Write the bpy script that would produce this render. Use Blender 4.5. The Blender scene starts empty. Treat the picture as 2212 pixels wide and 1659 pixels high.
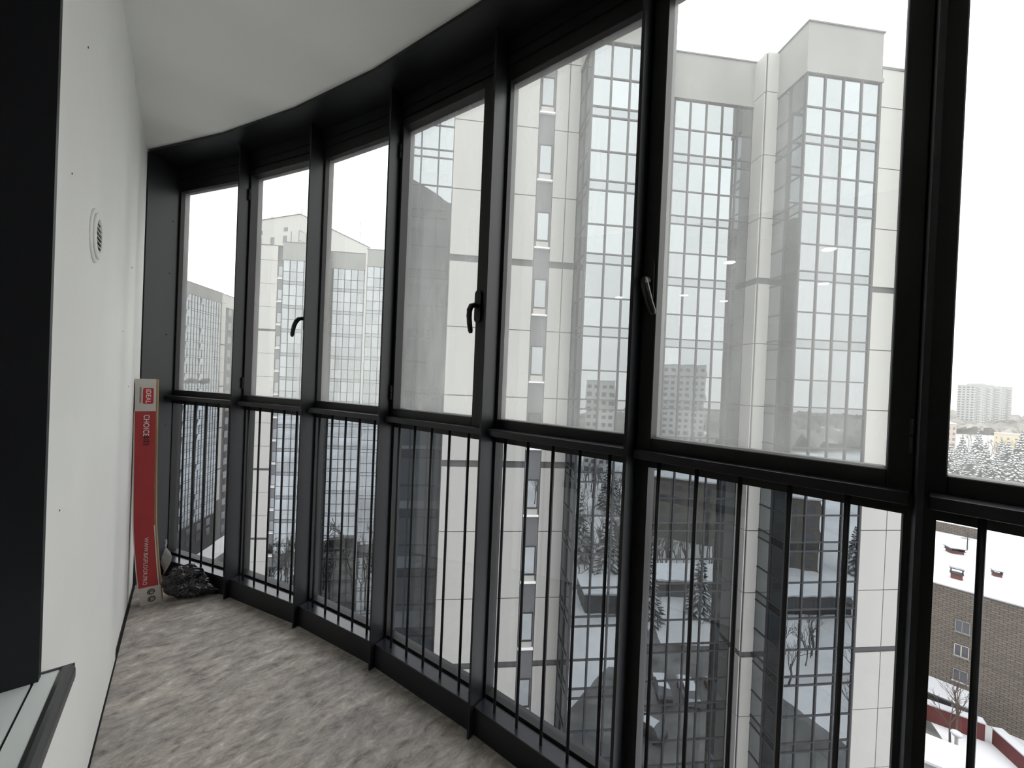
import bpy, math, random
from mathutils import Vector, Matrix, noise

random.seed(7)
SC = bpy.context.scene
COL = SC.collection
R = math.radians
H = 1.42                     # eye height above the balcony floor

# ------------------------------------------------------------------ camera
cam = bpy.data.cameras.new('camera')
cam.sensor_fit = 'HORIZONTAL'
cam.sensor_width = 36.0
cam.lens = 840.0 / 2212.0 * 36.0
cam.clip_start = 0.02
cam.clip_end = 3000
camo = bpy.data.objects.new('camera', cam)
COL.objects.link(camo)
camo.matrix_world = (Matrix.Translation((0, 0, H)) @ Matrix.Rotation(R(90) - 0.0072, 4, 'X') @ Matrix.Rotation(0.0413, 4, 'Z'))
SC.camera = camo

# ------------------------------------------------------------------ sky: bright even overcast
SKY_STRENGTH = 1.0
w = bpy.data.worlds.new('overcast_sky')
SC.world = w
w.use_nodes = True
nt = w.node_tree
nt.nodes.clear()
tc = nt.nodes.new('ShaderNodeTexCoord')
sep = nt.nodes.new('ShaderNodeSeparateXYZ')
ramp = nt.nodes.new('ShaderNodeValToRGB')
ramp.color_ramp.elements[0].position = 0.0
ramp.color_ramp.elements[0].color = (0.80, 0.785, 0.765, 1)
ramp.color_ramp.elements[1].position = 0.12
ramp.color_ramp.elements[1].color = (0.92, 0.915, 0.90, 1)
e = ramp.color_ramp.elements.new(1.0)       # overcast sky, brighter overhead than at the horizon
e.color = (1.45, 1.465, 1.475, 1)
bg = nt.nodes.new('ShaderNodeBackground')
bg.inputs['Strength'].default_value = SKY_STRENGTH
out = nt.nodes.new('ShaderNodeOutputWorld')
nt.links.new(tc.outputs['Generated'], sep.inputs[0])
nt.links.new(sep.outputs['Z'], ramp.inputs[0])
nt.links.new(ramp.outputs[0], bg.inputs['Color'])
nt.links.new(bg.outputs[0], out.inputs[0])

SC.view_settings.view_transform = 'Standard'
SC.view_settings.look = 'None'
SC.view_settings.gamma = 1.0
SC.view_settings.use_curve_mapping = False
SC.view_settings.exposure = 1.5
SC.cycles.use_denoising = True
SC.cycles.max_bounces = 6
SC.cycles.diffuse_bounces = 3
SC.cycles.glossy_bounces = 4
SC.cycles.transmission_bounces = 8
SC.cycles.transparent_max_bounces = 14
SC.cycles.use_adaptive_sampling = True
SC.cycles.adaptive_threshold = 0.03
SC.cycles.sample_clamp_indirect = 6.0
SC.cycles.caustics_reflective = False
SC.cycles.caustics_refractive = False


# ------------------------------------------------------------------ materials
MATS = {}


def new_mat(name):
    m = bpy.data.materials.new(name)
    m.use_nodes = True
    m.node_tree.nodes.clear()
    MATS[name] = m
    return m, m.node_tree


def N(t, typ, **kw):
    n = t.nodes.new(typ)
    for k, v in kw.items():
        if k in n.inputs.keys():
            n.inputs[k].default_value = v
        else:
            setattr(n, k, v)
    return n


def pbr(name, col, rough=0.6, spec=0.4, metal=0.0, var=0.0, scale=5.0, bump=0.0, bscale=60.0, col2=None, stretch=None, detail=5.0):
    m, t = new_mat(name)
    b = N(t, 'ShaderNodeBsdfPrincipled')
    b.inputs['Roughness'].default_value = rough
    b.inputs['Specular IOR Level'].default_value = spec
    b.inputs['Metallic'].default_value = metal
    o = N(t, 'ShaderNodeOutputMaterial')
    t.links.new(b.outputs[0], o.inputs[0])
    c = tuple(col) + (1,)
    b.inputs['Base Color'].default_value = c
    co = N(t, 'ShaderNodeTexCoord')
    src = co.outputs['Object']
    if stretch:
        mp = N(t, 'ShaderNodeMapping')
        mp.inputs['Scale'].default_value = stretch
        t.links.new(src, mp.inputs[0])
        src = mp.outputs[0]
    if var > 0:
        nz = N(t, 'ShaderNodeTexNoise')
        nz.inputs['Scale'].default_value = scale
        nz.inputs['Detail'].default_value = detail
        t.links.new(src, nz.inputs['Vector'])
        r = N(t, 'ShaderNodeValToRGB')
        r.color_ramp.elements[0].position = 0.3
        r.color_ramp.elements[1].position = 0.7
        c2 = col2 if col2 else tuple(x * (1 - var) for x in col)
        r.color_ramp.elements[0].color = tuple(c2) + (1,)
        r.color_ramp.elements[1].color = c
        t.links.new(nz.outputs['Fac'], r.inputs[0])
        t.links.new(r.outputs[0], b.inputs['Base Color'])
    if bump > 0:
        nb = N(t, 'ShaderNodeTexNoise')
        nb.inputs['Scale'].default_value = bscale
        nb.inputs['Detail'].default_value = 4
        t.links.new(src, nb.inputs['Vector'])
        bp = N(t, 'ShaderNodeBump')
        bp.inputs['Strength'].default_value = bump
        bp.inputs['Distance'].default_value = 0.01
        t.links.new(nb.outputs['Fac'], bp.inputs['Height'])
        t.links.new(bp.outputs[0], b.inputs['Normal'])
    return m


pbr('black_metal', (0.009, 0.0095, 0.012), 0.42, 0.4, bump=0.02, bscale=300)
pbr('frame_black', (0.011, 0.011, 0.0115), 0.5, 0.4)
pbr('jamb_black', (0.026, 0.027, 0.030), 0.40, 0.5)
pbr('ledge_black', (0.020, 0.022, 0.028), 0.22, 0.7)
pbr('handle_black', (0.010, 0.010, 0.010), 0.35, 0.3)
pbr('wall_paint', (0.92, 0.92, 0.895), 0.75, 0.2, var=0.06, scale=1.6, bump=0.06, bscale=90)
pbr('ceiling_paint', (0.925, 0.93, 0.90), 0.8, 0.2, var=0.04, scale=1.3)
pbr('vent_white', (0.86, 0.86, 0.84), 0.4, 0.4)
pbr('duct_dark', (0.03, 0.03, 0.03), 0.9, 0.1)
pbr('sill_white', (0.84, 0.88, 0.88), 0.35, 0.4)
pbr('sill_edge', (0.065, 0.066, 0.068), 0.35, 0.5, bump=0.04, bscale=200)
pbr('screw', (0.02, 0.02, 0.02), 0.5, 0.3)
pbr('room_wall', (0.55, 0.53, 0.50), 0.8, 0.2)
pbr('room_floor', (0.25, 0.19, 0.14), 0.5, 0.3)
pbr('carton_white', (0.62, 0.585, 0.54), 0.7, 0.2, var=0.10, scale=8)
pbr('carton_brown', (0.44, 0.30, 0.16), 0.8, 0.15, var=0.15, scale=20)
pbr('carton_red', (0.44, 0.045, 0.048), 0.5, 0.35, var=0.12, scale=6)
pbr('label_red', (0.48, 0.035, 0.045), 0.45, 0.3)
pbr('print_white', (0.80, 0.70, 0.66), 0.6, 0.2)
pbr('print_dark', (0.05, 0.03, 0.03), 0.6, 0.2)
pbr('bag_plastic', (0.012, 0.012, 0.014), 0.2, 0.6, bump=0.35, bscale=14)
pbr('film', (0.35, 0.34, 0.33), 0.3, 0.5)
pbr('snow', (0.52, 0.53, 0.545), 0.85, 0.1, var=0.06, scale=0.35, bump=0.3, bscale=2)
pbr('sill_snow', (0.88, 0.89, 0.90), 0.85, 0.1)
pbr('ground_snow', (0.66, 0.67, 0.685), 0.9, 0.1, var=0.5, scale=0.05, col2=(0.45, 0.445, 0.44), detail=8)
pbr('road', (0.06, 0.059, 0.057), 0.8, 0.2, var=0.3, scale=0.35, col2=(0.17, 0.167, 0.163), detail=8)
pbr('panel_white', (0.43, 0.424, 0.407), 0.6, 0.25, var=0.07, scale=0.35, stretch=(2.2, 2.2, 0.35))
pbr('panel_joint', (0.09, 0.09, 0.093), 0.8, 0.2)
pbr('panel_grey', (0.12, 0.126, 0.135), 0.6, 0.3)
pbr('fascia_grey', (0.245, 0.245, 0.237), 0.75, 0.2, var=0.08, scale=0.6)
pbr('facade_frame', (0.020, 0.022, 0.027), 0.5, 0.4)
pbr('coping', (0.12, 0.12, 0.12), 0.6, 0.3)
pbr('slab_grey', (0.28, 0.28, 0.28), 0.8, 0.2)
pbr('inner_wall', (0.40, 0.385, 0.365), 0.8, 0.2, var=0.75, scale=0.5, detail=2)
pbr('dark_brick', (0.065, 0.062, 0.062), 0.85, 0.2)
pbr('tower_wall', (0.42, 0.416, 0.40), 0.8, 0.2, var=0.05, scale=0.2)
pbr('tower_grey', (0.36, 0.365, 0.37), 0.8, 0.2, var=0.06, scale=0.15)
pbr('pink_plaster', (0.40, 0.33, 0.285), 0.85, 0.2)
pbr('yellow_plaster', (0.45, 0.39, 0.28), 0.85, 0.2)
pbr('window_dark', (0.075, 0.075, 0.085), 0.15, 0.6)
pbr('window_white', (0.42, 0.41, 0.39), 0.5, 0.3)
pbr('red_paint', (0.12, 0.024, 0.025), 0.6, 0.3, var=0.2, scale=1.5)
pbr('forest_canopy', (0.30, 0.285, 0.265), 0.95, 0.05, var=0.55, scale=0.03, detail=6)
pbr('spruce_needles', (0.035, 0.045, 0.040), 0.9, 0.1, var=0.4, scale=0.6)
pbr('bark', (0.10, 0.080, 0.065), 0.9, 0.1)
pbr('twigs', (0.13, 0.112, 0.096), 0.9, 0.1, var=0.35, scale=0.05)
pbr('car_red', (0.16, 0.02, 0.02), 0.3, 0.5)
pbr('car_dark', (0.03, 0.032, 0.036), 0.3, 0.5)
pbr('car_silver', (0.32, 0.33, 0.34), 0.3, 0.5)
pbr('tyre', (0.02, 0.02, 0.02), 0.9, 0.1)
pbr('vent_brick', (0.16, 0.075, 0.065), 0.9, 0.1)
pbr('pole_metal', (0.06, 0.06, 0.065), 0.6, 0.3)
pbr('concrete', (0.24, 0.24, 0.235), 0.85, 0.2)


def brick_mat():
    m, t = new_mat('tan_brick')
    b = N(t, 'ShaderNodeBsdfPrincipled')
    b.inputs['Roughness'].default_value = 0.9
    o = N(t, 'ShaderNodeOutputMaterial')
    co = N(t, 'ShaderNodeTexCoord')
    mp = N(t, 'ShaderNodeMapping')
    mp.inputs['Rotation'].default_value = (R(90), 0, 0)
    br = N(t, 'ShaderNodeTexBrick')
    br.inputs['Color1'].default_value = (0.165, 0.140, 0.115, 1)
    br.inputs['Color2'].default_value = (0.125, 0.108, 0.091, 1)
    br.inputs['Mortar'].default_value = (0.064, 0.054, 0.047, 1)
    br.inputs['Scale'].default_value = 1.0
    br.inputs['Mortar Size'].default_value = 0.035
    br.inputs['Brick Width'].default_value = 0.62
    br.inputs['Row Height'].default_value = 0.27
    t.links.new(co.outputs['Object'], mp.inputs[0])
    t.links.new(mp.outputs[0], br.inputs['Vector'])
    t.links.new(br.outputs['Color'], b.inputs['Base Color'])
    t.links.new(b.outputs[0], o.inputs[0])


brick_mat()


def floor_mat():
    m, t = new_mat('vinyl_floor')
    b = N(t, 'ShaderNodeBsdfPrincipled')
    b.inputs['Roughness'].default_value = 0.55
    b.inputs['Specular IOR Level'].default_value = 0.25
    o = N(t, 'ShaderNodeOutputMaterial')
    co = N(t, 'ShaderNodeTexCoord')
    mp0 = N(t, 'ShaderNodeMapping')
    mp0.inputs['Rotation'].default_value = (0, 0, R(-42))
    mp = N(t, 'ShaderNodeMapping')
    mp.inputs['Scale'].default_value = (1.0, 1.9, 1.0)
    t.links.new(co.outputs['Object'], mp0.inputs[0])
    t.links.new(mp0.outputs[0], mp.inputs[0])
    n1 = N(t, 'ShaderNodeTexNoise')
    n1.inputs['Scale'].default_value = 10.0
    n1.inputs['Detail'].default_value = 12
    n1.inputs['Roughness'].default_value = 0.78
    n1.inputs['Distortion'].default_value = 0.35
    t.links.new(mp.outputs[0], n1.inputs['Vector'])
    n2 = N(t, 'ShaderNodeTexNoise')
    n2.inputs['Scale'].default_value = 2.2
    n2.inputs['Detail'].default_value = 5
    t.links.new(mp.outputs[0], n2.inputs['Vector'])
    r = N(t, 'ShaderNodeValToRGB')
    cr = r.color_ramp
    cr.elements[0].position = 0.36
    cr.elements[0].color = (0.17, 0.152, 0.138, 1)
    cr.elements[1].position = 0.67
    cr.elements[1].color = (0.72, 0.67, 0.60, 1)
    e1 = cr.elements.new(0.47)
    e1.color = (0.33, 0.302, 0.278, 1)
    e2 = cr.elements.new(0.58)
    e2.color = (0.46, 0.428, 0.39, 1)
    t.links.new(n1.outputs['Fac'], r.inputs[0])
    r2 = N(t, 'ShaderNodeValToRGB')
    r2.color_ramp.elements[0].position = 0.35
    r2.color_ramp.elements[0].color = (0.86, 0.86, 0.87, 1)
    r2.color_ramp.elements[1].position = 0.65
    r2.color_ramp.elements[1].color = (1.1, 1.08, 1.04, 1)
    t.links.new(n2.outputs['Fac'], r2.inputs[0])
    mx = N(t, 'ShaderNodeMix', data_type='RGBA', blend_type='MULTIPLY')
    mx.inputs[0].default_value = 1.0
    t.links.new(r.outputs[0], mx.inputs[6])
    t.links.new(r2.outputs[0], mx.inputs[7])
    t.links.new(mx.outputs[2], b.inputs['Base Color'])
    t.links.new(b.outputs[0], o.inputs[0])


floor_mat()


def glass_mat(name, haze_lo, haze_hi, trans=(0.93, 0.95, 0.94), gloss=1.0, hcol=(0.95, 0.95, 0.93)):
    """window glass: clear pane with a fresnel reflection and a film of dried snow-water and dust"""
    m, t = new_mat(name)
    o = N(t, 'ShaderNodeOutputMaterial')
    tr = N(t, 'ShaderNodeBsdfTransparent')
    tr.inputs[0].default_value = tuple(trans) + (1,)
    tl = N(t, 'ShaderNodeBsdfTranslucent')
    tl.inputs[0].default_value = tuple(hcol) + (1,)
    gl = N(t, 'ShaderNodeBsdfGlossy')
    gl.inputs['Roughness'].default_value = 0.0
    gl.inputs[0].default_value = (1, 1, 1, 1)
    fr = N(t, 'ShaderNodeFresnel')
    fr.inputs['IOR'].default_value = 1.5
    frm = N(t, 'ShaderNodeMath', operation='MULTIPLY')
    frm.inputs[1].default_value = gloss
    t.links.new(fr.outputs[0], frm.inputs[0])
    geo = N(t, 'ShaderNodeNewGeometry')
    ior = N(t, 'ShaderNodeMapRange')          # the far face of the pane is met from inside the glass
    ior.inputs['To Min'].default_value = 1.5
    ior.inputs['To Max'].default_value = 1 / 1.5
    t.links.new(geo.outputs['Backfacing'], ior.inputs['Value'])
    t.links.new(ior.outputs[0], fr.inputs['IOR'])
    co = N(t, 'ShaderNodeTexCoord')
    mp = N(t, 'ShaderNodeMapping')
    mp.inputs['Scale'].default_value = (7.0, 7.0, 1.3)
    t.links.new(co.outputs['Object'], mp.inputs[0])
    oi = N(t, 'ShaderNodeObjectInfo')
    ad = N(t, 'ShaderNodeVectorMath', operation='ADD')
    sc = N(t, 'ShaderNodeVectorMath', operation='SCALE')
    cmb = N(t, 'ShaderNodeCombineXYZ')
    for i in range(3):
        t.links.new(oi.outputs['Random'], cmb.inputs[i])
    t.links.new(cmb.outputs[0], sc.inputs[0])
    sc.inputs['Scale'].default_value = 37.0
    t.links.new(mp.outputs[0], ad.inputs[0])
    t.links.new(sc.outputs[0], ad.inputs[1])
    n1 = N(t, 'ShaderNodeTexNoise')
    n1.inputs['Scale'].default_value = 1.2
    n1.inputs['Detail'].default_value = 3
    n1.inputs['Roughness'].default_value = 0.6
    t.links.new(ad.outputs[0], n1.inputs['Vector'])
    mr = N(t, 'ShaderNodeMapRange')
    mr.inputs['From Min'].default_value = 0.32
    mr.inputs['From Max'].default_value = 0.68
    mr.inputs['To Min'].default_value = haze_lo
    mr.inputs['To Max'].default_value = haze_hi
    if haze_hi > 0.1:
        t.links.new(n1.outputs['Fac'], mr.inputs['Value'])
    m1 = N(t, 'ShaderNodeMixShader')
    inv = N(t, 'ShaderNodeMath', operation='SUBTRACT')   # the film lies on one face of the pane only
    inv.inputs[0].default_value = 1.0
    t.links.new(geo.outputs['Backfacing'], inv.inputs[1])
    hz = N(t, 'ShaderNodeMath', operation='MULTIPLY')
    t.links.new(mr.outputs[0], hz.inputs[0])
    t.links.new(inv.outputs[0], hz.inputs[1])
    t.links.new(hz.outputs[0], m1.inputs[0])
    t.links.new(tr.outputs[0], m1.inputs[1])
    t.links.new(tl.outputs[0], m1.inputs[2])
    m2 = N(t, 'ShaderNodeMixShader')
    t.links.new(frm.outputs[0], m2.inputs[0])
    t.links.new(m1.outputs[0], m2.inputs[1])
    t.links.new(gl.outputs[0], m2.inputs[2])
    t.links.new(m2.outputs[0], o.inputs[0])
    return m


glass_mat('hazy_glass', 0.18, 0.30, trans=(0.97, 0.98, 0.97))
glass_mat('clear_glass', 0.004, 0.006, trans=(0.92, 0.925, 0.935))


def facade_glass(name, refl, tint, tcol):
    """tinted mirror-coated facade pane, each pane slightly different"""
    m, t = new_mat(name)
    o = N(t, 'ShaderNodeOutputMaterial')
    gl = N(t, 'ShaderNodeBsdfGlossy')
    gl.inputs['Roughness'].default_value = 0.0
    gl.inputs[0].default_value = tuple(tint) + (1,)
    tr = N(t, 'ShaderNodeBsdfTransparent')
    tr.inputs[0].default_value = tuple(tcol) + (1,)
    oi = N(t, 'ShaderNodeObjectInfo')
    mr = N(t, 'ShaderNodeMapRange')
    mr.inputs['To Min'].default_value = refl - 0.05
    mr.inputs['To Max'].default_value = refl + 0.05
    t.links.new(oi.outputs['Random'], mr.inputs['Value'])
    mx = N(t, 'ShaderNodeMixShader')
    geo = N(t, 'ShaderNodeNewGeometry')
    inv = N(t, 'ShaderNodeMath', operation='SUBTRACT')   # coating on one face
    inv.inputs[0].default_value = 1.0
    t.links.new(geo.outputs['Backfacing'], inv.inputs[1])
    rf = N(t, 'ShaderNodeMath', operation='MULTIPLY')
    t.links.new(mr.outputs[0], rf.inputs[0])
    t.links.new(inv.outputs[0], rf.inputs[1])
    t.links.new(rf.outputs[0], mx.inputs[0])
    t.links.new(tr.outputs[0], mx.inputs[1])
    t.links.new(gl.outputs[0], mx.inputs[2])
    # slight waviness of the panes
    co = N(t, 'ShaderNodeTexCoord')
    nb = N(t, 'ShaderNodeTexNoise')
    nb.inputs['Scale'].default_value = 0.9
    nb.inputs['Detail'].default_value = 1
    t.links.new(co.outputs['Object'], nb.inputs['Vector'])
    bp = N(t, 'ShaderNodeBump')
    bp.inputs['Strength'].default_value = 0.05
    bp.inputs['Distance'].default_value = 0.05
    t.links.new(nb.outputs['Fac'], bp.inputs['Height'])
    t.links.new(bp.outputs[0], gl.inputs['Normal'])
    t.links.new(mx.outputs[0], o.inputs[0])


facade_glass('facade_glass', 0.35, (0.72, 0.78, 0.815), (0.55, 0.58, 0.60))
facade_glass('spandrel_glass', 0.31, (0.70, 0.76, 0.80), (0.12, 0.12, 0.13))


def emit_mat(name, col, s):
    m, t = new_mat(name)
    o = N(t, 'ShaderNodeOutputMaterial')
    em = N(t, 'ShaderNodeEmission')
    em.inputs[0].default_value = tuple(col) + (1,)
    em.inputs[1].default_value = s
    t.links.new(em.outputs[0], o.inputs[0])


emit_mat('lamp_glow', (1.0, 0.97, 0.90), 34.0)
MATS['lamp_glow'].cycles.emission_sampling = 'NONE'


# ------------------------------------------------------------------ mesh helpers
class MB:
    def __init__(self):
        self.v = []
        self.f = []

    def add(self, vs, fs):
        b = len(self.v)
        self.v += [tuple(p) for p in vs]
        self.f += [tuple(b + i for i in q) for q in fs]

    def box(self, x0, x1, y0, y1, z0, z1):
        self.add([(x0, y0, z0), (x1, y0, z0), (x1, y1, z0), (x0, y1, z0), (x0, y0, z1), (x1, y0, z1), (x1, y1, z1), (x0, y1, z1)],
                 [(0, 3, 2, 1), (4, 5, 6, 7), (0, 1, 5, 4), (1, 2, 6, 5), (2, 3, 7, 6), (3, 0, 4, 7)])
        return self

    def prism(self, pts, z0, z1):
        n = len(pts)
        vs = [(p[0], p[1], z0) for p in pts] + [(p[0], p[1], z1) for p in pts]
        fs = [tuple(range(n - 1, -1, -1)), tuple(range(n, 2 * n))]
        for i in range(n):
            j = (i + 1) % n
            fs.append((i, j, n + j, n + i))
        self.add(vs, fs)
        return self

    def tube(self, pts, radii, seg=8, cap=True):
        pts = [Vector(p) for p in pts]
        if not hasattr(radii, '__len__'):
            radii = [radii] * len(pts)
        base = len(self.v)
        up = Vector((0, 0, 1))
        for i, p in enumerate(pts):
            d = (pts[min(i + 1, len(pts) - 1)] - pts[max(i - 1, 0)]).normalized()
            a = d.cross(up)
            if a.length < 1e-3:
                a = d.cross(Vector((1, 0, 0)))
            a.normalize()
            b = d.cross(a)
            for k in range(seg):
                an = 2 * math.pi * k / seg
                self.v.append(tuple(p + (a * math.cos(an) + b * math.sin(an)) * radii[i]))
        for i in range(len(pts) - 1):
            for k in range(seg):
                k2 = (k + 1) % seg
                self.f.append((base + i * seg + k, base + (i + 1) * seg + k, base + (i + 1) * seg + k2, base + i * seg + k2))
        if cap:
            self.f.append(tuple(base + k for k in range(seg)))
            self.f.append(tuple(base + (len(pts) - 1) * seg + k for k in range(seg - 1, -1, -1)))
        return self

    def disc_y(self, cx, cz, y0, y1, r0, r1, seg=32):
        """ring (r0 inner, r1 outer) in the xz plane between y0 and y1"""
        base = len(self.v)
        for k in range(seg):
            a = 2 * math.pi * k / seg
            c, s = math.cos(a), math.sin(a)
            for r, y in ((r0, y0), (r1, y0), (r1, y1), (r0, y1)):
                self.v.append((cx + r * c, y, cz + r * s))
        for k in range(seg):
            a = base + 4 * k
            b = base + 4 * ((k + 1) % seg)
            for i in range(4):
                j = (i + 1) % 4
                self.f.append((a + i, b + i, b + j, a + j))
        return self

    def mesh(self, name, mat, smooth=False):
        me = bpy.data.meshes.new(name)
        me.from_pydata(self.v, [], self.f)
        me.materials.append(MATS[mat])
        if smooth:
            for p in me.polygons:
                p.use_smooth = True
        me.update()
        return me

    def build(self, name, mat, parent=None, smooth=False):
        return link(name, self.mesh(name, mat, smooth), parent)


def link(name, data, parent=None, loc=None, rz=0.0, rot=None):
    o = bpy.data.objects.new(name, data)
    COL.objects.link(o)
    if loc is not None:
        o.location = loc
    if rot is not None:
        o.rotation_euler = rot
    elif rz:
        o.rotation_euler = (0, 0, rz)
    if parent is not None:
        o.parent = parent
    return o


def empty(name, loc=(0, 0, 0), rz=0.0):
    o = bpy.data.objects.new(name, None)
    COL.objects.link(o)
    o.location = loc
    o.rotation_euler = (0, 0, rz)
    return o


def tag(o, label=None, cat=None, group=None, kind=None):
    if label:
        o['label'] = label
    if cat:
        o['category'] = cat
    if group:
        o['group'] = group
    if kind:
        o['kind'] = kind
    return o


def box(name, mat, x0, x1, y0, y1, z0, z1, parent=None):
    return MB().box(x0, x1, y0, y1, z0, z1).build(name, mat, parent)


def bevel(o, wdt=0.003, seg=2):
    m = o.modifiers.new('bevel', 'BEVEL')
    m.width = wdt
    m.segments = seg
    m.limit_method = 'ANGLE'
    return o


# ------------------------------------------------------------------ balcony plan
FN = {1: Vector((-1.724, 2.391)), 2: Vector((-1.160, 2.146)), 3: Vector((-.632, 1.862)), 4: Vector((-.117, 1.525)),
      5: Vector((.351, 1.179)), 6: Vector((.812, .764))}
FN[0] = FN[1] - 0.72 * Vector((math.cos(R(20)), -math.sin(R(20))))
ang = 47.0
for k in range(7, 11):
    FN[k] = FN[k - 1] + 0.61 * Vector((math.cos(R(ang)), -math.sin(R(ang))))
    ang += 4.5
NB = 10
WP = Vector((-2.384, 2.502))             # where the plastered wall meets the end panel
WD = Vector((.6386, -.7695))             # along the wall, towards the camera
WN = Vector((.7695, .6386))              # out of the wall, into the balcony
WROT = math.atan2(WD.y, WD.x)


def wpt(s, n):
    p = WP + WD * s + WN * n
    return (p.x, p.y)


def bay_dir(k):
    d = (FN[k] - FN[k - 1]).normalized()
    return d, Vector((-d.y, d.x))


def offset_node(k, n):
    """node k of the glazing line moved outward by n"""
    if k == 0:
        nn = bay_dir(1)[1]
    elif k == NB:
        nn = bay_dir(NB)[1]
    else:
        nn = (bay_dir(k)[1] + bay_dir(k + 1)[1]).normalized()
    return FN[k] + nn * n


CEIL = 2.81
# floor and ceiling slabs
outer = [offset_node(k, 0.10) for k in range(NB + 1)]
poly = [tuple(p) for p in outer] + [wpt(6.1, 0.02), wpt(4.5, -0.012), wpt(-0.02, -0.012)]
fl = MB().prism(poly[::-1], -0.02, 0.0).build('floor', 'vinyl_floor')
tag(fl, 'grey mottled stone-look vinyl floor of the curved balcony', 'floor', kind='structure')
poly2 = [tuple(offset_node(k, 0.13)) for k in range(NB + 1)] + [wpt(6.1, -0.02), wpt(-0.1, -0.02)]
ce = MB().prism(poly2[::-1], CEIL, CEIL + 0.05).build('ceiling', 'ceiling_paint')
tag(ce, 'off-white painted balcony ceiling above the black edge strip', 'ceiling', kind='structure')

# plastered wall, in the frame of the wall: x along the wall, y out into the balcony
OPEN0, OPEN1, SILL0 = 2.150, 4.25, 3.0
HEAD = 2.45
wl = empty('wall_left', (WP.x, WP.y, 0), WROT)
# local y of a frame rotated by WROT points left of WD = WN
tag(wl, 'white plastered balcony wall with a round vent and a hairline seam', 'wall', kind='structure')
SEAM = 0.84
NICKS = [(1.867, 2.281), (2.0, 1.887), (0.709, 1.911), (0.972, 1.572), (0.674, 1.312), (2.014, 1.057)]
a = MB()
a.box(-0.05, SEAM - 0.003, -0.35, -0.008, 0.012, CEIL)
a.build('plaster_strip', 'wall_paint', wl)
a = MB()
a.box(SEAM, OPEN0, -0.35, 0.0, 0.010, CEIL)
a.box(OPEN0, SILL0, -0.35, 0.0, 0.010, 0.69)
a.box(OPEN0, OPEN1, -0.35, 0.0, HEAD, CEIL)
a.box(OPEN1, 6.2, -0.35, 0.0, 0.010, CEIL)
a.build('plaster', 'wall_paint', wl)
box('seam_backing', 'panel_joint', SEAM - 0.02, SEAM + 0.02, -0.34, -0.020, 0.012, CEIL - 0.01, wl)
box('base_gap', 'duct_dark', 0.0, 6.1, -0.30, -0.018, 0.0, 0.012, wl)
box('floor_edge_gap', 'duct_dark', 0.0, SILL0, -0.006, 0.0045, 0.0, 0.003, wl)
for i, (s_, z_) in enumerate(NICKS):
    MB().tube([(s_, -.001, z_), (s_, .0012, z_)], .0022 if i % 2 else .003, 6).build('plaster_nick', 'screw', wl)
# dark lining of the opening in the wall
t2 = empty('trim_2', (WP.x, WP.y, 0), WROT)
tag(t2, 'flat black jamb lining beside the white wall at the edge of the opening', 'jamb', kind='structure')
a = MB()
a.box(OPEN0 - 0.004, OPEN0 + 0.016, -0.36, 0.003, 0.727, HEAD)
a.build('side_lining', 'black_metal', t2)
box('head_lining', 'black_metal', OPEN0, OPEN1, -0.36, 0.003, HEAD - 0.016, HEAD + 0.004, t2)
box('far_lining', 'black_metal', OPEN1 - 0.016, OPEN1 + 0.004, -0.36, 0.003, 0.0, HEAD, t2)
# sill with a dark rounded nosing
si = empty('window_sill', (WP.x, WP.y, 0), WROT)
tag(si, 'pale window sill with a dark rounded front edge below the black jamb', 'window sill', kind='structure')
s0 = OPEN0 - 0.010
box('sill_board', 'sill_white', OPEN0 + 0.016, SILL0, -0.36, -0.008, 0.695, 0.727, si)
box('front_board', 'sill_white', s0, SILL0, -0.003, 0.036, 0.695, 0.727, si)
box('joint', 'duct_dark', OPEN0 + 0.016, SILL0, -0.008, -0.003, 0.695, 0.722, si)
a = MB()
prof = [(0.030, 0.7285), (0.038, 0.7325), (0.046, 0.7325), (0.052, 0.727), (0.054, 0.718), (0.054, 0.700), (0.050, 0.690), (0.036, 0.688)]
n = len(prof)
vs = [(s0, y, z) for y, z in prof] + [(SILL0, y, z) for y, z in prof]
fs = [tuple(range(n)), tuple(range(2 * n - 1, n - 1, -1))] + [(i, n + i, n + (i + 1) % n, (i + 1) % n) for i in range(n)]
a.add(vs, fs)
a.build('nosing', 'sill_edge', si)
box('end_cap', 'sill_edge', s0 - 0.004, s0, 0.0, 0.052, 0.690, 0.731, si)

# room behind the opening (its ceiling lamps are mirrored in the glazing)
RC = 2.70
rm = empty('wall_room', (WP.x, WP.y, 0), WROT)
tag(rm, 'plain grey walls of the room behind the balcony opening', 'wall', kind='structure')
a = MB()
a.box(0.5, 0.6, -6.0, -0.35, -0.02, RC)
a.box(6.0, 6.1, -6.0, -0.35, -0.02, RC)
a.box(0.5, 6.1, -6.1, -6.0, -0.02, RC)
a.build('room_walls', 'room_wall', rm)
box('room_floor', 'room_floor', 0.5, 6.1, -6.0, -0.35, -0.05, -0.02, rm)
box('threshold', 'room_floor', SILL0, OPEN1, -0.35, 0.0, -0.02, 0.004, rm)
box('room_ceiling', 'ceiling_paint', 0.5, 6.1, -6.0, -0.35, RC, RC + 0.05, rm)
lamps = [(2.05, -3.06), (2.48, -3.65), (2.70, -1.75), (3.55, -3.05), (3.47, -1.71)]
words = ['in the far row, beside the side wall', 'farthest from the balcony opening', 'in the near row, closest to the black jamb',
         'in the far row, opposite the balcony door', 'in the near row, closest to the balcony door']
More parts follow.
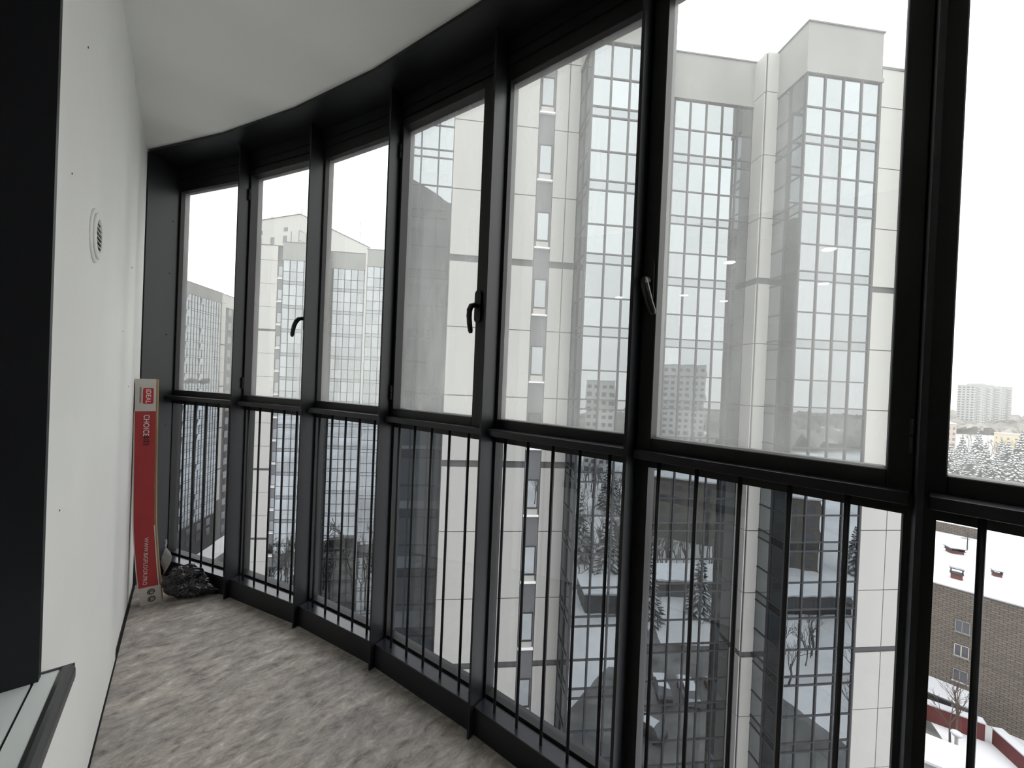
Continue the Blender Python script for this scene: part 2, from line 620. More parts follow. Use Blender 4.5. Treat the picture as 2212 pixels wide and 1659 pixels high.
for (s, nn), wd in zip(lamps, words):
    p = wpt(s, nn)
    L = empty('downlight', (p[0], p[1], RC))
    tag(L, 'round ceiling downlight mirrored in the glass, ' + wd, 'lamp', 'room downlights mirrored in the glazing')
    a = MB()
    a.tube([(0, 0, -0.006), (0, 0, -0.002)], 0.052, 24)
    a.build('diffuser', 'lamp_glow', L)
    a = MB()
    sg = 24
    for i in range(sg):
        pass
    base = []
    for i in range(sg):
        an = 2 * math.pi * i / sg
        base.append((math.cos(an), math.sin(an)))
    vs = [(c * .052, q * .052, -.008) for c, q in base] + [(c * .064, q * .064, -.004) for c, q in base] + [(c * .064, q * .064, 0) for c, q in base]
    fs = []
    for i in range(sg):
        j = (i + 1) % sg
        fs += [(i, j, sg + j, sg + i), (sg + i, sg + j, 2 * sg + j, 2 * sg + i)]
    a.add(vs, fs)
    a.build('trim_ring', 'vent_white', L)

# ------------------------------------------------------------------ curved glazing, one window per bay
ZB, ZG0, ZG1, ZTOP = 0.115, 1.262, 2.640, 2.795
GL = {1: (.018, .695), 2: (.014, .535), 3: (.008, .588), 4: (.020, .515), 5: (.012, .565), 6: (.050, .574), 7: (.036, .560), 8: (.05, .55), 9: (.036, .56), 10: (.05, .55)}
BARS = {1: [.187, .296, .406, .522, .63]}
WORDS = {1: 'first tall black balcony window, next to the end panel and the box',
         2: 'second tall black balcony window from the white wall, with a lever handle',
         3: 'third tall black balcony window from the white wall, without a handle',
         4: 'fourth tall black balcony window from the white wall, handle on its far stile',
         5: 'fifth tall black balcony window from the white wall, a fixed pane',
         6: 'sixth and widest-looking black balcony window, handle on its left stile',
         7: 'black balcony window at the picture edge showing the distant tower',
         8: 'black balcony window just past the picture edge, ninth node of the curve',
         9: 'black balcony window two bays past the picture edge',
         10: 'last black balcony window at the far end of the curve'}
OPENABLE = {2, 4, 6, 8, 10}


def handle(parent, t, z, y, yaw, tilt=0.0):
    """lever handle: rosette plate, neck and a curved grip hanging down"""
    a = MB()
    pts = []
    for i in range(7):
        an = math.pi * i / 6
        pts.append((0.016 * math.cos(an), 0.052 + 0.016 * math.sin(an)))
    pts += [(-p[0], -p[1]) for p in pts]
    nn = len(pts)
    vs = [(p[0], 0.0, p[1]) for p in pts] + [(p[0], -0.010, p[1]) for p in pts]
    fs = [tuple(range(nn)), tuple(range(2 * nn - 1, nn - 1, -1))] + [(i, (i + 1) % nn, nn + (i + 1) % nn, nn + i)[::-1] for i in range(nn)]
    a.add(vs, fs)
    path = [(0, -0.006, 0.0), (0, -0.028, 0.002), (0.001, -0.044, -0.004), (0.003, -0.054, -0.022), (0.005, -0.057, -0.048),
            (0.006, -0.054, -0.078), (0.007, -0.049, -0.106), (0.007, -0.046, -0.116)]
    m = Matrix.Rotation(yaw, 3, 'Z') @ Matrix.Rotation(tilt, 3, 'Y')
    a.tube([m @ Vector(p) for p in path], [0.011, 0.0105, 0.0115, 0.012, 0.0115, 0.011, 0.0105, 0.007], 10)
    h = a.build('handle', 'handle_black', parent)
    h.location = (t, y, z)
    return h


bar_mesh = None
for k in range(1, NB + 1):
    d, nv = bay_dir(k)
    L = (FN[k] - FN[k - 1]).length
    W = empty('window_%d' % k, (FN[k - 1].x, FN[k - 1].y, 0), math.atan2(d.y, d.x))
    tag(W, WORDS[k], 'window', 'curved row of balcony windows', 'structure')
    g0, g1 = GL[k]
    # mullion: inward blade and the post behind it, at the right end of the bay
    a = MB()
    a.box(L - .005, L + .005, 0.0, .088, 0.0, ZTOP)
    a.build('mullion_blade', 'black_metal', W)
    box('mullion_post', 'frame_black', L - .010, L + .010, .085, .150, 0.0, ZTOP, W)
    # kick plate and ledge at the floor
    box('kick_plate', 'black_metal', 0, L, .030, .150, 0.0, ZB - .004, W)
    bevel(box('ledge', 'ledge_black', 0.006, L - .006, .026, .090, ZB - .004, ZB, W), .002, 2)
    # lower frame + pane
    lg0, lg1 = max(g0 - .012, .01), min(L - .012, g1 + .03)
    a = MB()
    a.box(0.0, lg0, .088, .140, ZB, 1.190)
    a.box(lg1, L, .088, .140, ZB, 1.190)
    a.box(lg0, lg1, .094, .140, ZB - .02, ZB + .012)
    a.box(lg0, lg1, .088, .140, 1.168, 1.190)
    a.build('lower_frame', 'frame_black', W)
    box('lower_pane', 'clear_glass', lg0 - .004, lg1 + .004, .118, .124, ZB + .008, 1.174, W)
    # rail
    bevel(box('rail', 'black_metal', 0.012, L - .012, .030, .086, 1.199, 1.225, W), .002, 2)
    # upper frame (and opening sash)
    if k in OPENABLE:
        a = MB()
        a.box(0, g0 - .030, .088, .145, 1.188, ZG1 + .03)
        a.box(g1 + .030, L, .088, .145, 1.188, ZG1 + .03)
        a.box(0, L, .088, .145, 1.188, 1.222)
        a.box(0, L, .088, .145, ZG1 + .030, ZG1 + .06)
        a.build('upper_frame', 'frame_black', W)
        a = MB()
        a.box(max(g0 - .045, .006), g0, .066, .140, 1.220, ZG1 + .035)
        a.box(g1, min(g1 + .048, L - .006), .066, .140, 1.220, ZG1 + .035)
        a.box(g0, g1, .066, .140, 1.220, ZG0)
        a.box(g0, g1, .066, .140, ZG1, ZG1 + .035)
        S = bevel(a.build('sash', 'frame_black', W), .002, 1)
        box('upper_pane', 'hazy_glass', g0 - .004, g1 + .004, .112, .118, ZG0 - .004, ZG1 + .004, S)
        if k == 6:
            handle(S, g0 - .024, 1.745, .066, R(0), R(-14))
            hx = min(g1 + .040, L - .010)
        else:
            handle(S, g1 + .016, 1.725, .066, R(-8), R(34) if k == 2 else 0.0)
            hx = max(g0 - .040, .010)
        for hz in (1.34, 2.52):
            a = MB()
            a.tube([(hx, .060, hz - .035), (hx, .060, hz - .002)], .0055, 8)
            a.tube([(hx, .060, hz + .002), (hx, .060, hz + .035)], .0055, 8)
            a.build('hinge', 'black_metal', S)
    else:
        a = MB()
        a.box(0, g0, .088, .145, 1.188, ZG1 + .06)
        a.box(g1, L, .088, .145, 1.188, ZG1 + .06)
        a.box(g0, g1, .088, .145, 1.188, ZG0)
        a.box(g0, g1, .088, .145, ZG1, ZG1 + .06)
        bevel(a.build('upper_frame', 'frame_black', W), .002, 1)
        box('upper_pane', 'hazy_glass', g0 - .004, g1 + .004, .114, .120, ZG0 - .004, ZG1 + .004, W)
    # header above the pane, in two sheets with a visible seam
    box('header_sheet', 'black_metal', 0, L, .080, .150, ZG1 + .058, 2.738, W)
    box('header_sheet', 'black_metal', 0, L, .076, .150, 2.740, ZTOP + .01, W)
    # railing bars between ledge and rail
    for tb in BARS.get(k, [.083, .190, .298, .405, .512]):
        if bar_mesh is None:
            bar_mesh = MB().tube([(0, 0, ZB), (0, 0, 1.20)], .0058, 8).mesh('baluster', 'black_metal', True)
        link('baluster', bar_mesh, W, (tb, .058, 0))

# black strip on the ceiling edge above the glazing
tr = empty('trim_1')
tag(tr, 'black metal strip along the curved ceiling edge above the windows', 'trim', kind='structure')
for k in range(1, NB + 1):
    ia = offset_node(k - 1, -.105) if k > 1 else WP + WD * 0.0
    ib = offset_node(k, -.105)
    oa, ob = offset_node(k - 1, .12), offset_node(k, .12)
    if k == 1:
        oa = FN[0] + bay_dir(1)[1] * .12 - bay_dir(1)[0] * .03
    zz = ZTOP - 0.0006 * (k % 2)
    MB().prism([tuple(ia), tuple(ib), tuple(ob), tuple(oa)], zz, CEIL - .001).build('soffit_sheet', 'black_metal', tr)
# end panel between wall and first window
p0 = WP
p1 = FN[0] + bay_dir(1)[1] * .088 + bay_dir(1)[0] * .004
dj = (p1 - p0)
nj = Vector((dj.y, -dj.x)).normalized()
tj = empty('trim_3')
tag(tj, 'flat black end panel between the white wall and the first window', 'end panel', kind='structure')
q = [p0, p1, p1 - nj * .03, p0 - nj * .03]
MB().prism([tuple(x) for x in q], 0.0, ZTOP).build('end_sheet', 'jamb_black', tj)
for zz, ff in ((2.42, .80), (2.06, .74), (1.64, .72), (1.02, .78)):
    c = p0.lerp(p1, ff) + nj * .001
    a = MB()
    a.tube([(c.x, c.y, zz), (c.x + nj.x * .003, c.y + nj.y * .003, zz)], .004, 8)
    a.build('screw', 'screw', tj)

# far end wall of the balcony, out of view
e0 = FN[NB]
ew = MB().prism([tuple(e0 + Vector((0, 0))), tuple(offset_node(NB, .14)), (offset_node(NB, .14).x + .06, offset_node(NB, .14).y - .08), wpt(6.2, -.1), wpt(6.1, 0.0)], 0, CEIL).build('wall_end', 'wall_paint')
tag(ew, 'white end wall closing the far end of the balcony', 'wall', kind='structure')

# ------------------------------------------------------------------ round vent grille in the wall
vg = empty('vent_grille', (wpt(1.69, 0)[0], wpt(1.69, 0)[1], 1.815), WROT)
tag(vg, 'round white louvred vent grille set in the plastered wall', 'vent')
a = MB()
a.disc_y(0, 0, 0.0, 0.006, .060, .082, 40)
a.disc_y(0, 0, 0.006, 0.012, .050, .070, 40)
bevel(a.build('flange', 'vent_white', vg), .0015, 1)
a = MB()
a.tube([(0, 0.0005, 0), (0, 0.0015, 0)], .066, 32)
a.build('duct', 'duct_dark', vg)
for i in range(7):
    z = -.042 + .014 * i
    hw = math.sqrt(max(.052 ** 2 - z * z, 0.0001))
    a = MB()
    a.add([(-hw, .002, z + .002), (hw, .002, z + .002), (hw, .011, z - .005), (-hw, .011, z - .005),
           (-hw, .002, z + .0035), (hw, .002, z + .0035), (hw, .0115, z - .0035), (-hw, .0115, z - .0035)],
          [(0, 3, 2, 1), (4, 5, 6, 7), (0, 1, 5, 4), (1, 2, 6, 5), (2, 3, 7, 6), (3, 0, 4, 7)])
    a.build('slat', 'vent_white', vg)

# ------------------------------------------------------------------ flooring carton leaning in the corner
bx = empty('flooring_carton', (-2.152, 2.278, 0), math.atan2(.62, .785))
tag(bx, 'tall narrow red and white flooring carton standing upright in the corner', 'box')
CW, CD, CHT = .094, .075, 1.345
prof = [(0.0, .014), (.07, .008), (.20, -.006), (.34, -.017), (.47, -.026), (.66, -.030), (.90, -.034), (1.12, -.037), (CHT, -.040)]


def shift(z):
    for (z0, s0_), (z1, s1_) in zip(prof, prof[1:]):
        if z <= z1:
            return s0_ + (s1_ - s0_) * (z - z0) / (z1 - z0)
    return prof[-1][1]


def carton_strip(z0, z1, x0, x1, y0, y1, step=.06, sh=None):
    a = MB()
    nz = max(2, int((z1 - z0) / step) + 1)
    for i in range(nz + 1):
        z = z0 + (z1 - z0) * i / nz
        s_ = shift(z)
        for (x, y) in ((x0, y0), (x1, y0), (x1, y1), (x0, y1)):
            a.v.append((x + s_, y + (sh(z, x) if sh else 0), z))
    for i in range(nz):
        b = 4 * i
        for q in range(4):
            r_ = (q + 1) % 4
            a.f.append((b + q, b + r_, b + 4 + r_, b + 4 + q))
    a.f.append((3, 2, 1, 0))
    b = 4 * nz
    a.f.append((b, b + 1, b + 2, b + 3))
    return a


carton_strip(0.0, CHT - .004, .004, CW + .003, .012, CD).build('carton_body', 'carton_brown', bx)
ZT = 1.155
carton_strip(0.105, ZT, 0.0, CW - .006, 0.002, .011).build('red_panel', 'carton_red', bx)
carton_strip(ZT, CHT, 0.0, CW - .004, 0.0, .013).build('white_end_top', 'carton_white', bx)
carton_strip(0.0, .105, 0.0, CW + .002, 0.0, .013).build('white_end_foot', 'carton_white', bx)
carton_strip(0.105, ZT, -.004, 0.0005, 0.001, .012).build('white_edge', 'carton_white', bx)
carton_strip(0.105, .47, CW - .006, CW - .002, 0.000, .010).build('torn_edge', 'carton_white', bx)


def lettering(name, txt, size, x, z, mat, parent, y=-.0012, bold=0.0, sx=1.0):
    c = bpy.data.curves.new(name, 'FONT')
    c.body = txt
    c.size = size
    c.align_x = 'LEFT'
    c.align_y = 'CENTER'
    c.extrude = 0.0003
    c.offset = bold
    c.space_character = 1.06
    c.materials.append(MATS[mat])
    tmp = bpy.data.objects.new('tmp', c)
    COL.objects.link(tmp)
    bpy.context.view_layer.update()
    me_ = bpy.data.meshes.new_from_object(tmp.evaluated_get(bpy.context.evaluated_depsgraph_get()))
    bpy.data.objects.remove(tmp)
    bpy.data.curves.remove(c)
    o = link(name, me_, parent)
    # text lies in xy; stand it up on the front face (xz) reading downwards
    o.matrix_local = Matrix.Translation((x + shift(z - .03), y, z)) @ Matrix.Rotation(R(90), 4, 'X') @ Matrix.Rotation(R(-90), 4, 'Z') @ Matrix.Diagonal((sx, 1, 1, 1))
    return o


lb = MB()
lx0, lx1, lz0, lz1, rr = .034, .080, 1.198, 1.292, .008
pts = []
for cx_, cz_, a0 in ((lx1 - rr, lz1 - rr, 0), (lx0 + rr, lz1 - rr, 90), (lx0 + rr, lz0 + rr, 180), (lx1 - rr, lz0 + rr, 270)):
    for i in range(5):
        an = R(a0 + 22.5 * i)
        pts.append((cx_ + rr * math.cos(an) + shift(1.25), cz_ + rr * math.sin(an)))
nn = len(pts)
lb.add([(p[0], -.0006, p[1]) for p in pts] + [(p[0], .0004, p[1]) for p in pts],
       [tuple(range(nn)), tuple(range(2 * nn - 1, nn - 1, -1))] + [(i, nn + i, nn + (i + 1) % nn, (i + 1) % nn) for i in range(nn)])
lbo = lb.build('label_patch', 'label_red', bx)
lettering('lettering', 'iDEAL', .031, .057, 1.285, 'print_white', bx, bold=.0006, sx=.98)
lettering('lettering', 'CREATIVE FLOORING', .0105, .023, 1.298, 'print_dark', bx, sx=.88)
lettering('lettering', 'CHOICE', .036, .050, 1.135, 'print_white', bx, bold=.0004, sx=.92)
lettering('lettering', '8/33', .034, .050, 1.012, 'print_dark', bx, bold=.0006, sx=.95)
lettering('lettering', 'WWW.BIGFLOOR.PRO', .026, .050, .405, 'print_white', bx, sx=1.02)
for zc, tx in ((.074, '15'), (.030, '25')):
    a = MB()
    a.disc_y(.052 + shift(zc), zc, -.0010, .0004, .0135, .0175, 28)
    a.disc_y(.052 + shift(zc), zc, -.0009, .0003, .0, .0115, 28)
    a.build('badge', 'print_dark', bx)
    lettering('lettering', tx, .017, .052, zc + .009, 'print_white', bx, y=-.0022, bold=.0006)

# ------------------------------------------------------------------ crumpled black bag
import bmesh
bm = bmesh.new()
bmesh.ops.create_icosphere(bm, subdivisions=5, radius=1.0)
for v in bm.verts:
    p = v.co.copy()
    n1 = noise.noise(p * 1.6 + Vector((3.1, 0, 7))) * .28
    n2 = (abs(noise.noise(p * 3.4 + Vector((9, 2, 1)))) - .25) * .36
    n3 = (abs(noise.noise(p * 7.0 + Vector((1, 5, 1)))) - .2) * .09
    r_ = 1 + n1 - n2 - n3
    q = p * r_
    tipw = max(0.0, q.x)
    x = q.x * .105 + (.05 * tipw ** 3 if tipw > .6 else 0)
    y = q.y * .075
    z = .085 + q.z * .090 - .045 * max(0, q.x) ** 2 + .01
    v.co = (x, y, max(z, .004))
me = bpy.data.meshes.new('plastic_bag')
bm.to_mesh(me)
bm.free()
me.materials.append(MATS['bag_plastic'])
bag = link('plastic_bag', me, None, (-1.978, 2.405, 0), R(14))
tag(bag, 'crumpled black plastic bag lying on the floor beside the carton', 'bag')

# scrap of clear wrapping hanging behind the carton
fm = MB()
for i in range(9):
    u = i / 8
    for j in range(4):
        v_ = j / 3
        fm.v.append((.035 * v_ * math.sin(math.pi * u) + .010 * math.sin(7 * u + 3 * v_), .012 * math.sin(9 * u + 4 * v_) + .01 * v_, .30 - .22 * u))
for i in range(8):
    for j in range(3):
        b_ = 4 * i + j
        fm.f.append((b_, b_ + 1, b_ + 5, b_ + 4))
fo_ = fm.build('wrapping_film', 'film', None, True)
fo_.modifiers.new('thickness', 'SOLIDIFY').thickness = .0015
fo_.location = (-2.090, 2.372, .06)
tag(fo_, 'scrap of greyish plastic wrapping sticking out behind the carton', 'wrapping')

# ------------------------------------------------------------------ own tower, seen only as the mass the balcony belongs to
foot = [tuple(offset_node(k, .16)) for k in range(NB + 1)] + [wpt(7.5, -.4), wpt(7.5, -9.0), wpt(-6.0, -9.0), wpt(-6.0, -.4), wpt(-.3, -.1)]
GZ = -36.0
MBo = MB().prism(foot[::-1], GZ, -.06)
o = MBo.build('wall_tower_lower', 'panel_grey')
tag(o, 'lower storeys of the tower the balcony belongs to', 'wall', kind='structure')
o = MB().prism(foot[::-1], CEIL + .055, 17.7).build('wall_tower_upper', 'panel_grey')
tag(o, 'upper storeys of the tower the balcony belongs to', 'wall', kind='structure')

# ------------------------------------------------------------------ ground
g = MB()
g.box(-260, 1100, -420, 1200, GZ - .5, GZ)
o = g.build('ground', 'ground_snow')
tag(o, 'snow-covered ground between and beyond the buildings', 'ground', kind='structure')
road = empty('road', (0, 0, GZ))
tag(road, 'dark slushy driveway crossing the snowy yard', 'road', kind='structure')
for (x0, y0, x1, y1, ww) in ((-55, 20, 60, 6, 3.2), (20, 6, 45, -60, 3.5), (40, 30, 48, 46, 2.4), (-50, 30, -56, 90, 2.5), (-40, 44, 12, 49, 3.0), (-28, 12, -24, 44, 4.0)):
    dv = Vector((x1 - x0, y1 - y0)).normalized()
    nv = Vector((-dv.y, dv.x)) * ww
    MB().prism([(x0 + nv.x, y0 + nv.y), (x0 - nv.x, y0 - nv.y), (x1 - nv.x, y1 - nv.y), (x1 + nv.x, y1 + nv.y)], 0, .03).build('road_strip', 'road', road)

MB().prism([(9, 13), (8, -6), (22, -16), (40, -12), (43, 4), (36, 16)], 0, .02).build('parking_lot', 'road', road)
# ------------------------------------------------------------------ panel-and-glass towers of the complex
THETA = math.atan(.114)
ROOF = 17.7
FASC = 15.45
SLABS = [12.6 - 3 * i for i in range(17)]       # centre lines of the glazed spandrels
JOINT0 = 6.71
PANE_CACHE = {}


def pane_mesh(wd, ht, mat):
    key = (round(wd, 3), round(ht, 3), mat)
    if key not in PANE_CACHE:
        PANE_CACHE[key] = MB().box(0, wd, -.012, .012, 0, ht).mesh('pane', mat)
    return PANE_CACHE[key]


def glazing(par, x, y, dirx, diry, length, cols, zmin_obj=None, zbot=GZ, fr=.035, ztop=FASC):
    """curtain wall from (x, y) along (dirx, diry): frame bars as one part, panes as its pieces"""
    rz = math.atan2(diry, dirx)
    wd = length / cols
    f = MB()
    for i in range(cols + 1):
        f.box(i * wd - fr, i * wd + fr, -.06, .05, zbot, ztop)
    rows = []
    zt = ztop
    for zc in SLABS:
        if zc + .2 < zbot:
            break
        rows += [(zc + 1.4, zt, 'v'), (zc + .2, zc + 1.4, 'v'), (zc - .2, zc + .2, 's')]
        zt = zc - .2
    for z0, z1, _ in rows:
        f.box(0, length, -.05, .05, z0 - fr * .8, z0 + fr * .8)
    f.box(0, length, -.05, .05, ztop - .05, ztop + .02)
    fo = f.build('glazing_frame', 'facade_frame', par)
    fo.location = (x, y, 0)
    fo.rotation_euler = (0, 0, rz)
    rest = MB()
    sp = MB()
    for z0, z1, kd in rows:
        for i in range(cols):
            a0 = i * wd + fr * .8
            if kd == 's':
                sp.box(a0, a0 + wd - fr * 1.6, -.012, .012, z0, z1)
            elif zmin_obj is not None and z0 > zmin_obj:
                link('pane', pane_mesh(wd - fr * 1.6, z1 - z0, 'facade_glass'), fo, (a0, 0, z0))
            else:
                rest.box(a0, a0 + wd - fr * 1.6, -.012, .012, z0, z1)
    tag(sp.build('spandrel_panes', 'spandrel_glass', fo), kind='stuff')
    if rest.v:
        tag(rest.build('remaining_panes', 'facade_glass', fo), kind='stuff')
    return fo


def cladding(par, x0, x1, y, zlo=GZ + 3, zhi=ROOF - .12, splits=(), depth=.05, gap=.022, along='x'):
    """storey-high cladding panels with thin joints, a thick joint every third storey"""
    xs = [x0] + list(splits) + [x1]
    k = -15
    while True:
        zb = JOINT0 + 3 * k
        zt_ = zb + 3
        if zb > zhi:
            break
        lo = zb + (.15 if k % 3 == 0 and k < 3 else gap)
        hi = zt_ - (.15 if (k + 1) % 3 == 0 and k < 2 else gap)
        lo = max(lo, zlo)
        hi = min(hi, zhi)
        k += 1
        if hi - lo < .2:
            continue
        for a0, a1 in zip(xs, xs[1:]):
            key = (round(a1 - a0, 3), round(hi - lo, 3), along)
            if key not in PANE_CACHE:
                wd = a1 - a0
                if along == 'x':
                    PANE_CACHE[key] = MB().box(gap, wd - gap, -depth, 0, 0, hi - lo).mesh('cladding_panel', 'panel_white')
                else:
                    PANE_CACHE[key] = MB().box(-depth, 0, gap, wd - gap, 0, hi - lo).mesh('cladding_panel', 'panel_white')
            link('cladding_panel', PANE_CACHE[key], par, (a0, y, lo) if along == 'x' else (y, a0, lo))


def window_strip(par, x0, x1, y, zlo, zhi):
    """vertical grey strip with one window per storey and a snowy sill under each"""
    box('strip_backing', 'panel_grey', x0 + .01, x1 - .01, y - .01, y + .04, GZ + 3, zhi, par)
    k = -14
    wd = x1 - x0
    while True:
        zs = 7.42 + 3 * k
        k += 1
        if zs + 2 > zhi:
            break
        if zs < zlo:
            continue
        wn = empty('window', (x0 + .06, y, zs))
        wn.parent = par
        f = MB()
        ww = wd - .12
        for q in ((0, .05, .32, 1.62), (ww - .05, ww, .32, 1.62), (0, ww, .32, .37), (0, ww, 1.57, 1.62)):
            f.box(q[0], q[1], -.05, .02, q[2], q[3])
        f.build('window_frame', 'facade_frame', wn)
        box('window_pane', 'spandrel_glass', .05, ww - .05, -.03, -.02, .37, 1.57, wn)
        box('apron', 'window_white', .02, ww - .02, -.045, 0, .04, .29, wn)
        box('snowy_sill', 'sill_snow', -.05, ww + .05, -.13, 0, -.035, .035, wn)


def fascia(par, x0, x1, y0, y1):
    box('fascia', 'fascia_grey', x0, x1, y0, y1, FASC, ROOF - .06, par)
    box('coping', 'coping', x0 - .05, x1 + .05, y0 - .05, y1 + .05, ROOF - .06, ROOF, par)
    box('fascia_lip', 'fascia_grey', x0 - .04, x1 + .04, y0 - .06, y1, FASC - .02, FASC + .16, par)


def slabs(par, x0, x1, y0, y1, zmin=GZ):
    me_ = MB().box(x0, x1, y0, y1, -.13, .13).mesh('floor_slab', 'slab_grey')
    for zc in SLABS:
        if zc > zmin:
            link('floor_slab', me_, par, (0, 0, zc))


# near tower -----------------------------------------------------------
B = empty('apartment_tower', (0, 17.35, 0), THETA)
tag(B, 'near apartment tower with white panels and tall blue-grey glass bays, filling the middle windows', 'building')
a = MB()
a.box(-3.0, 5.8, .05, 14, GZ, ROOF - .1)
a.box(5.8, 11.6, 2.4, 14, GZ, ROOF - .1)
a.box(11.6, 20.6, .05, 14, GZ, ROOF - .1)
a.box(-5.6, -3.0, 4.2, 14, GZ, ROOF - .1)
a.build('tower_body', 'panel_joint', B)
box('bay_back_wall', 'inner_wall', 2.66, 5.75, -.02, .05, GZ, FASC, B)
box('bay_back_wall', 'inner_wall', 5.8, 11.6, 2.34, 2.4, GZ, FASC, B)
box('bay_back_wall', 'inner_wall', 12.3, 15.8, -.02, .05, GZ, FASC, B)
cladding(B, -2.98, .73, 0, splits=(-.95,), zlo=-20)
window_strip(B, .73, 1.44, 0, -20, 15.5)
cladding(B, 1.44, 2.58, 0, splits=(2.06,), zlo=-20)
P1 = (2.60, 5.80, -1.68)
slabs(B, 2.66, 5.75, -1.6, 0.0, -22)
glazing(B, P1[0], P1[2], 1, 0, 3.20, 4, zmin_obj=-19)
glazing(B, P1[0], 0.0, 0, -1, 1.68, 2)
glazing(B, P1[1], P1[2], 0, 1, 2.44, 3)
fascia(B, 2.55, 5.85, -1.74, 2.4)
slabs(B, 5.85, 11.55, .85, 2.34, -22)
glazing(B, 5.80, .77, 1, 0, 5.80, 7, zmin_obj=-10)
fascia(B, 5.86, 11.6, .71, 2.4)
cladding(B, 11.62, 12.25, 0, zlo=-20)
cladding(B, .0, .75, 11.60, zlo=-20, along='y')
slabs(B, 12.3, 15.8, -1.5, 0.0, -22)
glazing(B, 12.25, -1.60, 1, 0, 3.60, 4, zmin_obj=-19)
glazing(B, 12.25, 0.0, 0, -1, 1.60, 2)
glazing(B, 15.85, -1.60, 0, 1, 1.60, 2)
fascia(B, 12.20, 15.90, -1.66, .05)
cladding(B, 15.87, 20.6, 0, splits=(17.75, 19.2), zlo=-20)
box('coping', 'coping', 15.9, 20.7, -.08, .3, ROOF - .12, ROOF, B)
box('coping', 'coping', -3.05, 2.55, -.08, .3, ROOF - .12, ROOF, B)
glazing(B, -5.55, 2.60, 1, 0, 2.55, 3, zmin_obj=None)
fascia(B, -5.6, -3.0, 2.55, 4.2)
slabs(B, -5.5, -3.05, 2.7, 4.2, -22)
for i, (px_, zc) in enumerate(((-1.2, -4), (3, 3))):
    pass

# far wing of the complex across the yard ------------------------------
Cw = empty('apartment_tower', (0, 53.8, 0), THETA)
tag(Cw, 'farther white-panelled apartment wing seen through the second and third windows', 'building')
a = MB()
a.box(-35.2, -24.6, .05, 14, GZ, ROOF - .1)
a.box(-24.6, -19.6, 2.4, 14, GZ, ROOF - .1)
a.box(-19.6, 4.0, .05, 14, GZ, ROOF - .1)
a.build('tower_body', 'panel_joint', Cw)
cladding(Cw, -35.2, -31.0, 0, splits=(-33.1,), zlo=-30)
window_strip(Cw, -31.0, -30.2, 0, -26, 15.5)
cladding(Cw, -30.2, -29.6, 0, zlo=-30)
box('bay_back_wall', 'inner_wall', -29.5, -26.3, -.02, .05, GZ, FASC, Cw)
glazing(Cw, -29.6, -1.7, 1, 0, 3.3, 4, zmin_obj=-12)
glazing(Cw, -26.3, -1.7, 0, 1, 1.7, 2)
fascia(Cw, -29.65, -26.25, -1.76, .05)
slabs(Cw, -29.5, -26.4, -1.6, 0, -26)
cladding(Cw, -26.2, -24.6, 0, zlo=-30, splits=(-25.4,))
cladding(Cw, 0, .8, -24.6, zlo=-30, along='y')
box('bay_back_wall', 'inner_wall', -24.6, -19.6, 2.34, 2.4, GZ, FASC, Cw)
glazing(Cw, -24.6, .77, 1, 0, 5.0, 6, zmin_obj=-15)
fascia(Cw, -24.6, -19.6, .71, 2.4)
slabs(Cw, -24.5, -19.7, .85, 2.34, -30)
box('bay_back_wall', 'inner_wall', -19.5, -16.2, -.02, .05, GZ, FASC, Cw)
glazing(Cw, -19.5, -1.4, 1, 0, 3.3, 4, zmin_obj=0)
fascia(Cw, -19.55, -16.15, -1.46, .05)
slabs(Cw, -19.4, -16.3, -1.3, 0, -26)
box('white_corner_post', 'panel_white', -19.72, -19.5, -1.5, .8, -25, ROOF - .2, Cw)
cladding(Cw, -16.2, 4.0, 0, splits=(-14.6, -12.6, -10.6, -8.6), zlo=-30)
box('coping', 'coping', -16.2, 4, -.08, .3, ROOF - .12, ROOF, Cw)
box('coping', 'coping', -35.3, -29.6, -.08, .3, ROOF - .12, ROOF, Cw)
box('roof_lantern', 'yellow_plaster', -21.6, -20.4, 2.5, 3.6, ROOF - .1, ROOF + .5, Cw)
box('roof_parapet', 'fascia_grey', -24.6, -16.0, 6, 6.3, ROOF - .1, ROOF + 1.0, Cw)

# side wing, turned by a right angle -----------------------------------
Dw = empty('apartment_tower', (-62.6, 83.0, 0), THETA + R(90))
tag(Dw, 'long glazed apartment wing running away on the far side, seen through the first window', 'building')
a = MB()
a.box(-44, .1, 1.6, 14, GZ, ROOF - .1)
a.box(.1, 12, .3, 14, GZ, ROOF - .1)
a.build('tower_body', 'dark_brick', Dw)
box('bay_back_wall', 'inner_wall', -44, 0, 1.5, 1.6, -29, FASC, Dw)
glazing(Dw, -42, 0, 1, 0, 42.0, 52, zbot=-29.4, fr=.045)
fascia(Dw, -42.2, .1, -.08, 1.6)
slabs(Dw, -42, 0, .1, 1.5, -29)
cladding(Dw, .15, 1.9, .2, zlo=-27)
box('coping', 'coping', .1, 12, .1, .6, ROOF - .12, ROOF, Dw)
box('upper_cladding', 'panel_white', 1.9, 12, .18, .3, FASC - .5, ROOF - .1, Dw)
winm = MB().box(0, 1.2, -.06, .02, 0, 1.5).mesh('window', 'window_dark')
for zc in SLABS:
    for i in range(3):
        link('window', winm, Dw, (3.0 + 2.6 * i, .3, zc + .6))
box('plinth', 'dark_brick', -42, .2, -.1, 1.6, GZ, -29.4, Dw)
for i in range(14):
    link('window', winm, Dw, (-2.7 - 2.9 * i, -.1, -33.2))
    link('window', winm, Dw, (-2.7 - 2.9 * i, -.1, -31.2))
